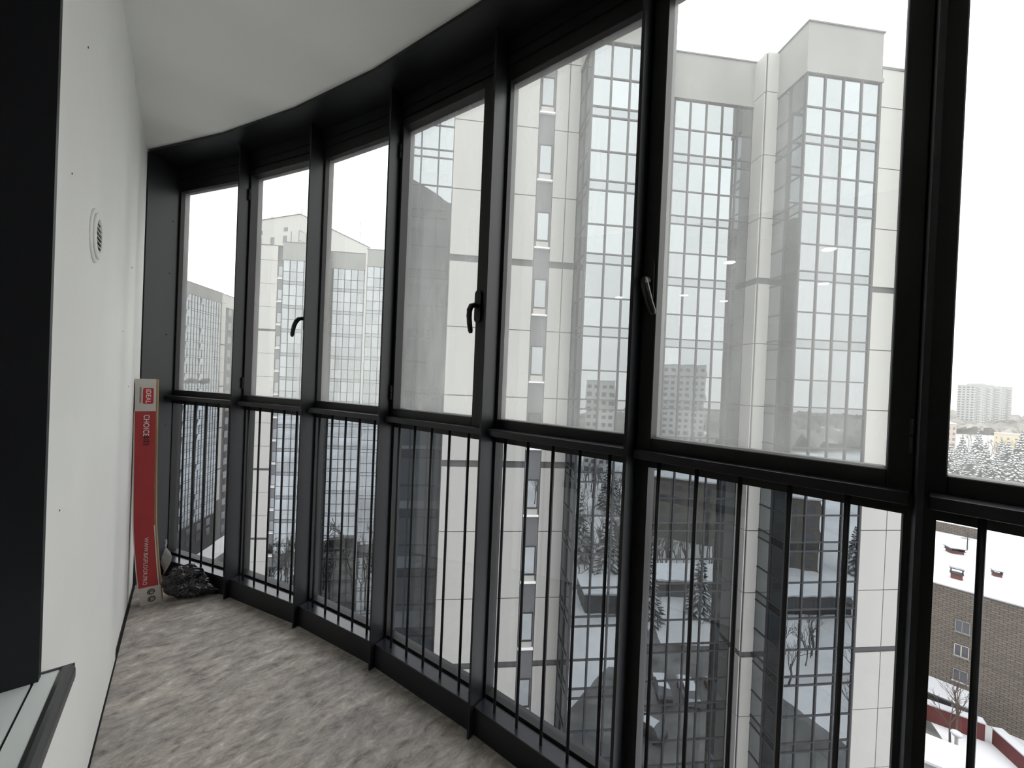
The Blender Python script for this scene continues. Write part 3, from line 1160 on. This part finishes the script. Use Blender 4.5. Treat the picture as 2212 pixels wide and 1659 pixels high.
# tilted-open sashes catch the sky
opm = MB().prism([(0, 0), (.74, 0), (.74, .02), (0, .02)], 0, 1.35).mesh('open_sash', 'facade_glass')
for zc in SLABS[:15]:
    for i in range(9):
        if random.random() < .85:
            s_ = link('open_sash', opm, Dw, (-42 + .81 * (5 * i + 4) + .03, -.02, zc + 1.42))
            s_.rotation_euler = (R(12), 0, 0)

# tall tower behind the far wing ---------------------------------------
E0 = Vector((-42.0, 75.0))
Ew = empty('high_rise', (E0.x, E0.y, 0), math.atan2(17.9, 6.8))
tag(Ew, 'pale high-rise with small square windows rising behind the white-panelled wing', 'building')
ET = 31.8
# local x runs away along the right face, local y to the left face
a = MB()
a.box(0, 19.2, 0, 14, GZ, ET)
a.build('tower_body', 'tower_wall', Ew)
box('coping', 'coping', -.12, 19.3, -.12, 14.1, ET, ET + .12, Ew)
wm1 = MB().box(-.05, .02, -.5, .5, 0, 1.45).mesh('window', 'window_dark')
wm2 = MB().box(-.05, .02, -.5, .5, 0, .75).mesh('window', 'window_dark')
for yy in (3.9, 7.3, 10.9):
    for i in range(8):
        link('window', wm1, Ew, (0, yy, ET - 5.2 - 3.0 * i))
for yy in (3.7, 10.7):
    link('window', wm2, Ew, (0, yy, ET - 2.9))
wm3 = MB().box(-.8, .8, -.05, .02, 0, 1.8).mesh('window', 'window_dark')
for i in range(8):
    for j in range(4):
        link('window', wm3, Ew, (5.0 + 3.4 * j, 0, ET - 9.0 - 4.2 * i))
a = MB()
for i in range(5):
    z0 = ET - 6.4 - 3.0 * i
    a.box(-.9, 2.6, -.9, 1.2, z0, z0 + .25)
    for (px_, py_) in ((-.85, -.85), (2.55, -.85), (-.85, 1.15), (.8, -.85)):
        a.box(px_ - .05, px_ + .05, py_ - .05, py_ + .05, z0, z0 + 2.9)
    a.box(-.9, 2.6, -.88, -.82, z0 + 1.0, z0 + 1.1)
    a.box(-.9, 2.6, -.88, -.82, z0 + 2.85, z0 + 2.95)
a.build('balcony_frames', 'panel_grey', Ew)
for x_, y_, hh in ((2.0, 2.0, 2.2), (1.0, 9.0, 1.4), (17.0, 1.0, 5.5)):
    a = MB()
    a.tube([(x_, y_, ET), (x_, y_, ET + hh)], .05, 5)
    a.tube([(x_ - .5, y_, ET + hh - .2), (x_ + .5, y_, ET + hh - .2)], .03, 5)
    a.build('antenna', 'pole_metal', Ew)

# ------------------------------------------------------------------ brick block below on the right
BR = empty('brick_building', (53.64, 47.71, 0), math.atan2(-.727, .687))
tag(BR, 'low tan brick building with a wide snowy flat roof, below the last window', 'building')
RZ = -21.38
a = MB()
a.box(-9.0, 34, 0, 30, GZ, RZ)
a.build('brick_wall', 'tan_brick', BR)
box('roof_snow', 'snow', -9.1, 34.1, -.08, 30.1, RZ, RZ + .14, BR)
box('roof_edge', 'coping', -9.06, 34.06, -.05, 30, RZ - .10, RZ + .005, BR)
box('rear_parapet', 'tan_brick', -9, 5.2, 27.6, 28.2, RZ, RZ + 1.7, BR)
box('wall_joint', 'panel_joint', 2.8, 34, -.02, .02, -29.35, -29.25, BR)
for row, (z0, lit) in enumerate(((-26.4, 0), (-29.3, 1), (-32.3, 0))):
    for j, xx in enumerate((1.38, -2.2, -5.8)):
        wn = empty('window', (xx, 0, z0))
        wn.parent = BR
        a = MB()
        fm = 'window_white' if lit else 'coping'
        for q in ((0, .07, 0, 1.4), (1.11, 1.18, 0, 1.4), (0, 1.18, 0, .07), (0, 1.18, 1.33, 1.4), (.52, .62 if lit else .58, 0, 1.4)):
            a.box(q[0], q[1], -.06, .05, q[2], q[3])
        a.build('window_frame', 'window_white' if lit or j else 'concrete', wn)
        box('window_pane', 'window_dark', .07, 1.11, -.02, .0, .07, 1.33, wn)
        box('snowy_sill', 'snow' if row == 2 else 'concrete', -.08, 1.26, -.16, 0, -.08, -.01, wn)
# entrance porch
pc = empty('entrance_porch')
pc.parent = BR
a = MB()
a.add([(-3.5, 0, -33.15), (3.0, 0, -33.15), (3.0, -2.7, -33.75), (-3.5, -2.7, -33.75), (-3.5, 0, -33.0), (3.0, 0, -33.0), (3.0, -2.8, -33.6), (-3.5, -2.8, -33.6)],
      [(0, 3, 2, 1), (4, 5, 6, 7), (0, 1, 5, 4), (1, 2, 6, 5), (2, 3, 7, 6), (3, 0, 4, 7)][::1])
a.build('porch_snow', 'snow', pc)
box('porch_beam', 'coping', -3.4, 2.9, -2.6, -2.45, -33.95, -33.74, pc)
a = MB()
for xx in (-3.2, -.9, 1.4, 2.8):
    a.box(xx - .12, xx + .12, -2.6, -2.4, GZ, -33.9)
a.build('porch_posts', 'concrete', pc)
box('porch_back', 'window_dark', -3.2, 2.6, -.08, -.02, GZ, -33.4, pc)

# vents, masts on that roof
def roof_vent(s, label, x, y, ww, hh):
    o_ = empty('roof_vent', (x, y, RZ + .14), math.atan2(-.727, .687) + s)
    tag(o_, label, 'vent', 'brick vent shafts on the snowy roof')
    box('shaft', 'vent_brick', -ww, ww, -ww * .7, ww * .7, 0, hh * .55, o_)
    a_ = MB()
    a_.box(-ww * 1.1, -ww * .9, -ww * .8, ww * .8, hh * .55, hh)
    a_.box(ww * .9, ww * 1.1, -ww * .8, ww * .8, hh * .55, hh)
    a_.box(-ww * 1.2, ww * 1.2, -ww * .95, ww * .95, hh * .52, hh * .60)
    a_.box(-ww * 1.25, ww * 1.25, -ww, ww, hh, hh * 1.08)
    a_.build('hood', 'pole_metal', o_)
    box('snow_cap', 'snow', -ww * 1.2, ww * 1.2, -ww * .95, ww * .95, hh * 1.08, hh * 1.25, o_)


roof_vent(0, 'brick roof vent nearest the roof edge, with a dark hood and snow', 57.31, 49.13, .50, 1.25)
roof_vent(.5, 'low dark roof vent with snow on top, below the antenna mast', 66.48, 57.39, .75, .75)
roof_vent(.1, 'brick roof vent at the rear parapet of the snowy roof', 85.56, 71.01, .80, 1.5)
roof_vent(.2, 'small roof vent right of the railing bar, low in the snow', 63.81, 50.24, .38, .70)
ms = empty('antenna_mast', (69.81, 58.65, RZ + .14))
tag(ms, 'thin antenna mast with guy wires on the snowy roof', 'antenna')
a = MB()
a.tube([(0, 0, 0), (0, 0, 2.7)], [.085, .05], 6)
a.build('pole', 'pole_metal', ms)
a = MB()
a.tube([(-.8, .2, 1.75), (.25, -.1, 1.65)], .04, 5)
a.tube([(-.75, .2, 2.35), (.1, 0, 2.6)], .03, 5)
a.build('crossarm', 'pole_metal', ms)
for i in range(4):
    an = R(40 + 90 * i)
    a = MB()
    a.tube([(0, 0, 2.0), (2.4 * math.cos(an), 2.4 * math.sin(an), .02)], .012, 4)
    a.build('guy_wire', 'pole_metal', ms)
ps = MB().tube([(0, 0, 0), (0, 0, 1.75)], [.10, .08], 7)
ps.box(-.12, .12, -.12, .12, 1.70, 1.78)
ps = ps.build('roof_pole', 'pole_metal')
ps.location = (86.82, 67.66, RZ + .1)
tag(ps, 'short bare pole standing alone on the rear of the snowy roof', 'pole')


# red walls in front of the porch
def low_wall(label, p, q, hgt, th=.35):
    d_ = Vector((q[0] - p[0], q[1] - p[1]))
    o_ = empty('low_wall', (p[0], p[1], GZ), math.atan2(d_.y, d_.x))
    tag(o_, label, 'wall')
    box('red_face', 'red_paint', 0, d_.length, -th / 2, th / 2, 0, hgt, o_)
    box('snow_cap', 'snow', -.05, d_.length + .05, -th / 2 - .1, th / 2 + .55, hgt, hgt + .14, o_)


low_wall('dark red wall with patchy snow in front of the brick porch', (47.6, 46.6), (53.6, 42.6), 1.9)
low_wall('dark red wall with a snowy top running down from the brick building', (54.2, 42.2), (52.6, 35.5), 1.7)
lp = empty('yard_lamp', (48.2, 40.6, GZ))
tag(lp, 'short yard lamp with a snow cap in front of the red wall', 'lamp')
a = MB()
a.tube([(0, 0, 0), (0, 0, 2.1)], .14, 8)
a.build('post', 'window_white', lp)
a = MB()
a.tube([(0, 0, 2.1), (0, 0, 2.3), (0, 0, 2.5), (0, 0, 2.62)], [.30, .48, .42, .12], 12)
a.build('snow_cap', 'snow', lp, True)
sd = MB()
sd.box(-2.6, 2.6, -2, 2, 0, 2.4)
sd.box(-2.8, 2.8, -2.2, 2.2, 2.4, 2.62)
sd = empty('kiosk', (44.6, 37.8, GZ), R(-35))
tag(sd, 'small kiosk with a flat snowy roof at the foot of the last window', 'kiosk')
box('kiosk_wall', 'concrete', -2.6, 2.6, -2, 2, 0, 2.2, sd)
box('roof_snow', 'snow', -2.8, 2.8, -2.2, 2.2, 2.2, 2.45, sd)
box('kiosk_door', 'window_dark', -.5, .5, -2.05, -1.98, 0, 2.0, sd)


# ------------------------------------------------------------------ cars in the yard (mirrored in the glass bays)
def car(label, x, y, rz, body):
    o_ = empty('car', (x, y, GZ + .03), rz)
    tag(o_, label, 'car', 'parked cars in the yard')
    a_ = MB()
    side = [(-2.1, .35), (-2.15, .75), (-1.5, .92), (1.9, .95), (2.1, .8), (2.12, .35)]
    n_ = len(side)
    a_.add([(p[0], -.85, p[1]) for p in side] + [(p[0], .85, p[1]) for p in side],
           [tuple(range(n_)), tuple(range(2 * n_ - 1, n_ - 1, -1))] + [(i, n_ + i, n_ + (i + 1) % n_, (i + 1) % n_) for i in range(n_)])
    a_.build('body', body, o_)
    a_ = MB()
    a_.add([(-1.2, -.78, .93), (1.75, -.78, .95), (1.75, .78, .95), (-1.2, .78, .93), (-.6, -.62, 1.42), (1.2, -.62, 1.44), (1.2, .62, 1.44), (-.6, .62, 1.42)],
           [(0, 3, 2, 1), (4, 5, 6, 7), (0, 1, 5, 4), (1, 2, 6, 5), (2, 3, 7, 6), (3, 0, 4, 7)])
    a_.build('cabin_glass', 'window_dark', o_)
    box('roof_snow', 'snow', -.55, 1.15, -.6, .6, 1.42, 1.52, o_)
    box('bonnet_snow', 'snow', -2.0, -1.25, -.7, .7, .88, .97, o_)
    for wx in (-1.35, 1.3):
        for wy in (-.8, .8):
            a_ = MB()
            a_.tube([(wx, wy - .1, .32), (wx, wy + .1, .32)], .32, 12)
            a_.build('wheel', 'tyre', o_)


car('dark parked car mirrored low in the recessed glass bay', 26, -6, R(112), 'car_dark')
car('silver parked car beside the dark one, mirrored in the glass bay', 29, -5, R(110), 'car_silver')
car('red parked car in the yard behind the silver one', 32.2, -4, R(114), 'car_red')
car('silver parked car alone by the trees', 24, -14, R(100), 'car_silver')
car('dark parked car nearest the near tower', 17, 3, R(95), 'car_dark')
car('dark parked car on the driveway bend', 21, -1.5, R(60), 'car_dark')


gr = empty('garage_row', (46, -27, GZ), R(10))
tag(gr, 'low dark garage row with a snowy roof, mirrored in the lower glass bays', 'garage')
box('garage_wall', 'dark_brick', -22, 24, -3, 3, 0, 3.0, gr)
box('roof_snow', 'snow', -22.2, 24.2, -3.2, 3.2, 3.0, 3.25, gr)
gd = MB().box(-1.2, 1.2, 2.95, 3.06, 0, 2.3).mesh('garage_door', 'car_dark')
for i in range(14):
    link('garage_door', gd, gr, (-20 + 3.2 * i, 0, 0))


# ------------------------------------------------------------------ distant town
def block(name, label, x, y, rz, lx, ly, hgt, wall, floors, cols, roof='snow', ww=1.5, wh=1.5, hip=0.0):
    o_ = empty(name, (x, y, GZ), rz)
    tag(o_, label, 'building')
    a_ = MB()
    a_.box(-lx / 2, lx / 2, -ly / 2, ly / 2, 0, hgt)
    a_.build('wall', wall, o_)
    if hip:
        a_ = MB()
        e_ = .6
        a_.add([(-lx / 2 - e_, -ly / 2 - e_, hgt), (lx / 2 + e_, -ly / 2 - e_, hgt), (lx / 2 + e_, ly / 2 + e_, hgt), (-lx / 2 - e_, ly / 2 + e_, hgt),
                (-lx / 2 + ly / 2, 0, hgt + hip), (lx / 2 - ly / 2, 0, hgt + hip)],
               [(0, 1, 5, 4), (1, 2, 5), (2, 3, 4, 5), (3, 0, 4), (3, 2, 1, 0)])
        a_.build('roof', roof, o_)
    else:
        box('roof', roof, -lx / 2 - .3, lx / 2 + .3, -ly / 2 - .3, ly / 2 + .3, hgt, hgt + .35, o_)
    a_ = MB()
    fh = hgt / (floors + .4)
    for i in range(floors):
        for j in range(cols):
            xx = -lx / 2 + (j + .5) * lx / cols
            zz = fh * (i + .35)
            a_.box(xx - ww / 2, xx + ww / 2, -ly / 2 - .08, -ly / 2 + .1, zz, zz + wh)
            a_.box(xx - ww / 2, xx + ww / 2, ly / 2 - .1, ly / 2 + .08, zz, zz + wh)
    for i in range(floors):
        for j in range(max(1, int(ly / 4))):
            yy = -ly / 2 + (j + .5) * ly / max(1, int(ly / 4))
            zz = fh * (i + .35)
            a_.box(-lx / 2 - .08, -lx / 2 + .1, yy - ww / 2, yy + ww / 2, zz, zz + wh)
    tag(a_.build('windows', 'window_dark', o_), kind='stuff')
    return o_


TW = block('tower_block', 'wide grey seventeen-storey tower block on the horizon behind the spruces', 640, 526, math.atan2(39, 114), 92, 16, 57, 'tower_grey', 17, 20, 'tower_wall', 2.2, 1.5)
a = MB()
for j in (1, 2, 6, 7, 10, 11, 12, 17, 18):
    xx = -46 + (j + .5) * 92 / 20
    for i in range(17):
        zz = 57 / 17.4 * (i + .2)
        a.box(xx - 2.0, xx + 2.0, -9.4, -8.0, zz, zz + 1.25)
tag(a.build('balconies', 'tower_wall', TW), kind='stuff')
for j, (x_, w_, h_) in enumerate(((-36, 5, 2.4), (-18, 9, 3.2), (3, 7, 2.0))):
    box('roof_shed', 'tower_grey', x_, x_ + w_, -4, 4, 57, 57 + h_, TW)
block('apartment_block', 'pink plastered four-storey house with a snowy hipped roof by the window frame', 333, 305, math.atan2(12, 100), 22, 12, 18.5, 'pink_plaster', 4, 5, 'snow', 1.9, 1.9, 3.2)
block('long_house', 'long low yellow building among bare trees below the tower block', 388, 285, math.atan2(-25, 60), 42, 10, 13.4, 'yellow_plaster', 3, 10, 'snow', 1.2, 1.2)
block('cottage', 'pale grey snowy hipped roof showing in front of the spruces', 174, 141, math.atan2(-20, 30), 16, 13, 6.2, 'concrete', 1, 4, 'snow', 1.2, 1.2, 3.1)
block('apartment_block', 'reddish low block at the picture edge behind the yellow building', 470, 330, math.atan2(-20, 60), 40, 12, 20, 'pink_plaster', 5, 9, 'snow', 1.6, 1.5)
block('tower_block', 'broad tower mirrored in the recessed glass bay', 128, -145, R(30), 24, 16, 49, 'tower_grey', 15, 7, 'tower_wall', 1.8, 1.5)
block('tower_block', 'slim tower mirrored in the protruding glass bay', 72, -125, R(25), 12, 12, 39, 'tower_wall', 12, 4, 'tower_wall', 1.8, 1.5)
block('tower_block', 'slim tower mirrored beside the broad one', 60, -135, R(25), 10, 12, 38, 'tower_grey', 12, 3, 'tower_wall', 1.8, 1.5)
block('apartment_block', 'five-storey brick house mirrored among the trees', 66, -50, R(35), 40, 13, 15, 'tan_brick', 5, 12, 'snow', 1.5, 1.5)


# ------------------------------------------------------------------ trees
def spruce_meshes(seed, hh=15.0):
    rnd = random.Random(seed)
    br_, sn_ = MB(), MB()
    tiers = 19
    for i in range(tiers):
        f_ = i / (tiers - 1)
        z = hh * (.10 + .87 * f_)
        r_ = (hh * .255) * (1 - f_) ** .85 + .15
        nb_ = int(13 - 6 * f_)
        for j in range(nb_):
            an = 2 * math.pi * (j + rnd.random() * .7) / nb_ + i
            rr_ = r_ * rnd.uniform(.75, 1.12)
            ca, sa = math.cos(an), math.sin(an)
            wd = .16 * rr_ + .22
            drop = rr_ * rnd.uniform(.22, .42)
            z_ = z + rnd.uniform(-.2, .2)

            def P(rad, off, dz):
                return (rad * ca - off * sa, rad * sa + off * ca, z_ + dz)
            vs_ = [P(0, 0, .25), P(rr_ * .5, wd, -drop * .35), P(rr_ * .5, -wd, -drop * .35), P(rr_, 0, -drop), P(rr_ * .5, 0, -drop * .35 + .22), P(rr_ * .55, 0, -drop * .6 - .3)]
            br_.add(vs_, [(0, 1, 4), (0, 4, 2), (1, 3, 4), (4, 3, 2), (0, 5, 1), (0, 2, 5), (1, 5, 3), (2, 3, 5)])
            if rnd.random() < .9:
                s0_, s1_ = rnd.uniform(.12, .35), rnd.uniform(.8, 1.02)
                wq = wd * rnd.uniform(.55, .95)
                vs_ = [P(rr_ * s0_, 0, -drop * s0_ * .6 + .34), P(rr_ * .55, wq, -drop * .4 + .10), P(rr_ * .55, -wq, -drop * .4 + .10), P(rr_ * s1_, 0, -drop * s1_ + .14), P(rr_ * .52, 0, -drop * .36 + .42)]
                sn_.add(vs_, [(0, 1, 4), (0, 4, 2), (1, 3, 4), (4, 3, 2), (0, 2, 3, 1)])
    br_.tube([(0, 0, hh * .9), (0, 0, hh)], [.18, .02], 5)
    tk_ = MB().tube([(0, 0, 0), (0, 0, hh * .5), (0, 0, hh * .95)], [.26, .16, .04], 7)
    return br_.mesh('foliage', 'spruce_needles'), sn_.mesh('snow_load', 'snow'), tk_.mesh('trunk', 'bark')


SPR = [spruce_meshes(s) for s in (1, 2, 3)]


def spruce(i, label, x, y, sc_, rz, group):
    o_ = empty('spruce', (x, y, GZ), rz)
    o_.scale = (sc_, sc_, sc_)
    tag(o_, label, 'tree', group)
    f_, s_, t_ = SPR[i % 3]
    link('foliage', f_, o_)
    link('snow_load', s_, o_)
    link('trunk', t_, o_)


SP = [(1.135, 165, 1.02), (1.165, 185, 1.15), (1.19, 160, .92), (1.205, 200, 1.22), (1.225, 172, 1.05), (1.255, 158, .95), (1.265, 190, 1.05), (1.285, 168, 1.12),
      (1.305, 150, 1.0), (1.315, 182, 1.25), (1.335, 162, 1.1), (1.15, 150, .85), (1.245, 148, .8), (1.275, 178, .98), (1.325, 205, 1.3), (1.12, 190, 1.1), (1.35, 155, 1.15),
      (1.178, 172, .9), (1.215, 152, .82), (1.295, 159, .9)]
ORD = ['first', 'second', 'third', 'fourth', 'fifth', 'sixth', 'seventh', 'eighth', 'ninth', 'tenth']
rows_ = {'front': [], 'middle': [], 'back': []}
for q in sorted(SP):
    rows_['front' if q[1] < 160 else 'middle' if q[1] < 178 else 'back'].append(q)
i = 0
for rn, lst in rows_.items():
    for m_, (r_, y_, s_) in enumerate(lst):
        sz = 'tall' if s_ > 1.1 else 'small' if s_ < .93 else 'snow-laden'
        spruce(i, '%s spruce, %s from the window frame in the %s row of snowy conifers' % (sz, ORD[m_], rn), r_ * y_, y_, s_ * 1.22, i * 1.3, 'snowy spruces below the tower block')
        i += 1


def bare_tree(mb, base, hh, rnd, depth=4, seg=4):
    def grow(p, d, ln, rad, lv):
        q = p + d * ln
        mb.tube([p, q], [rad, rad * .65], seg, cap=False)
        if lv == 0:
            return
        for _ in range(3 if lv > 1 else 4):
            nd = (d + Vector((rnd.uniform(-.75, .75), rnd.uniform(-.75, .75), rnd.uniform(-.1, .45)))).normalized()
            grow(p + d * ln * rnd.uniform(.55, 1.0), nd, ln * rnd.uniform(.55, .78), rad * .55, lv - 1)
    grow(Vector(base), Vector((rnd.uniform(-.06, .06), rnd.uniform(-.06, .06), 1)).normalized(), hh * .36, hh * .016, depth)


rnd = random.Random(11)
wood = MB()
for i in range(150):
    r_ = rnd.uniform(1.05, 1.50)
    y_ = rnd.uniform(205, 420)
    if min((Vector((r_ * y_, y_)) - Vector(c)).length for c in ((341, 305), (388, 285), (470, 330), (372, 292), (404, 278))) < 17:
        continue
    bare_tree(wood, (r_ * y_, y_, GZ), rnd.uniform(10, 17), rnd, 3, 3)
o = wood.build('woodland', 'twigs')
tag(o, 'bare brown winter trees between the spruces and the tower block', 'trees', kind='stuff')
wood = MB()
for i in range(520):
    y_ = rnd.uniform(-105, -33)
    x_ = rnd.uniform(22, 60) + (-33 - y_) * rnd.uniform(.1, 1.5)
    if min((Vector((x_, y_)) - Vector(c)).length for c in ((66, -50), (54, -58), (78, -42), (72, -125), (128, -145))) < 12:
        continue
    bare_tree(wood, (x_, y_, GZ), rnd.uniform(7, 14), rnd, 3, 3)
for i in range(30):
    bare_tree(wood, (rnd.uniform(42, 80), rnd.uniform(-18, 2), GZ), rnd.uniform(5, 9), rnd, 3, 3)
for i in range(70):
    bare_tree(wood, (rnd.uniform(-48, -10), rnd.uniform(22, 40), GZ), rnd.uniform(7, 13), rnd, 3, 3)
o = wood.build('woodland', 'twigs')
tag(o, 'bare winter trees mirrored in the lower glass of the near tower', 'trees', kind='stuff')
def canopy(label, x0, x1, y0, y1, nx, ny, seed, cut):
    # crowns of far-off winter woods: one rough surface, cleared where fields lie
    rd = random.Random(seed)
    m_ = MB()
    for j in range(ny + 1):
        for i in range(nx + 1):
            x_ = x0 + (x1 - x0) * (i + rd.uniform(-.35, .35)) / nx
            y_ = y0 + (y1 - y0) * (j + rd.uniform(-.35, .35)) / ny
            nz_ = noise.noise(Vector((x_ * .012, y_ * .012, seed)))
            m_.v.append((x_, y_, GZ + (rd.uniform(3, 13) if nz_ > cut else -1.0)))
    for j in range(ny):
        for i in range(nx):
            b_ = j * (nx + 1) + i
            m_.f.append((b_, b_ + 1, b_ + nx + 2, b_ + nx + 1))
    tag(m_.build('forest', 'forest_canopy'), label, 'forest', kind='stuff')


canopy('far winter woods mirrored along the horizon in the near tower', 30, 640, -415, -165, 110, 60, 5, -.12)
canopy('far winter woods around the foot of the distant tower block', 420, 1090, 420, 1150, 90, 90, 8, -.1)
grove = empty('spruce_grove', (0, 0, GZ))
tag(grove, 'snowy spruces mirrored in the lower glass of the near tower', 'trees', kind='stuff')
for i in range(22):
    x_, y_ = rnd.uniform(30, 90), rnd.uniform(-80, -18)
    sc_ = rnd.uniform(.6, .95)
    if (Vector((x_, y_)) - Vector((66, -50))).length < 26:
        continue
    for nm, me_ in zip(('foliage', 'snow_load', 'trunk'), SPR[i % 3]):
        q = link(nm, me_, grove, (x_, y_, 0))
        q.scale = (sc_, sc_, sc_)
for i, (x_, y_, hh, lab) in enumerate(((51.2, 43.2, 8.0, 'young bare tree in front of the brick porch'), (49.4, 42.2, 6.5, 'small bare tree beside the yard lamp'),
                                      (59.0, 38.6, 6.0, 'bare shrub-like tree against the blank brick wall'))):
    m_ = MB()
    bare_tree(m_, (0, 0, 0), hh, random.Random(20 + i), 4, 4)
    o_ = empty('bare_tree', (x_, y_, GZ))
    tag(o_, lab, 'tree')
    m_.build('branches', 'bark', o_)
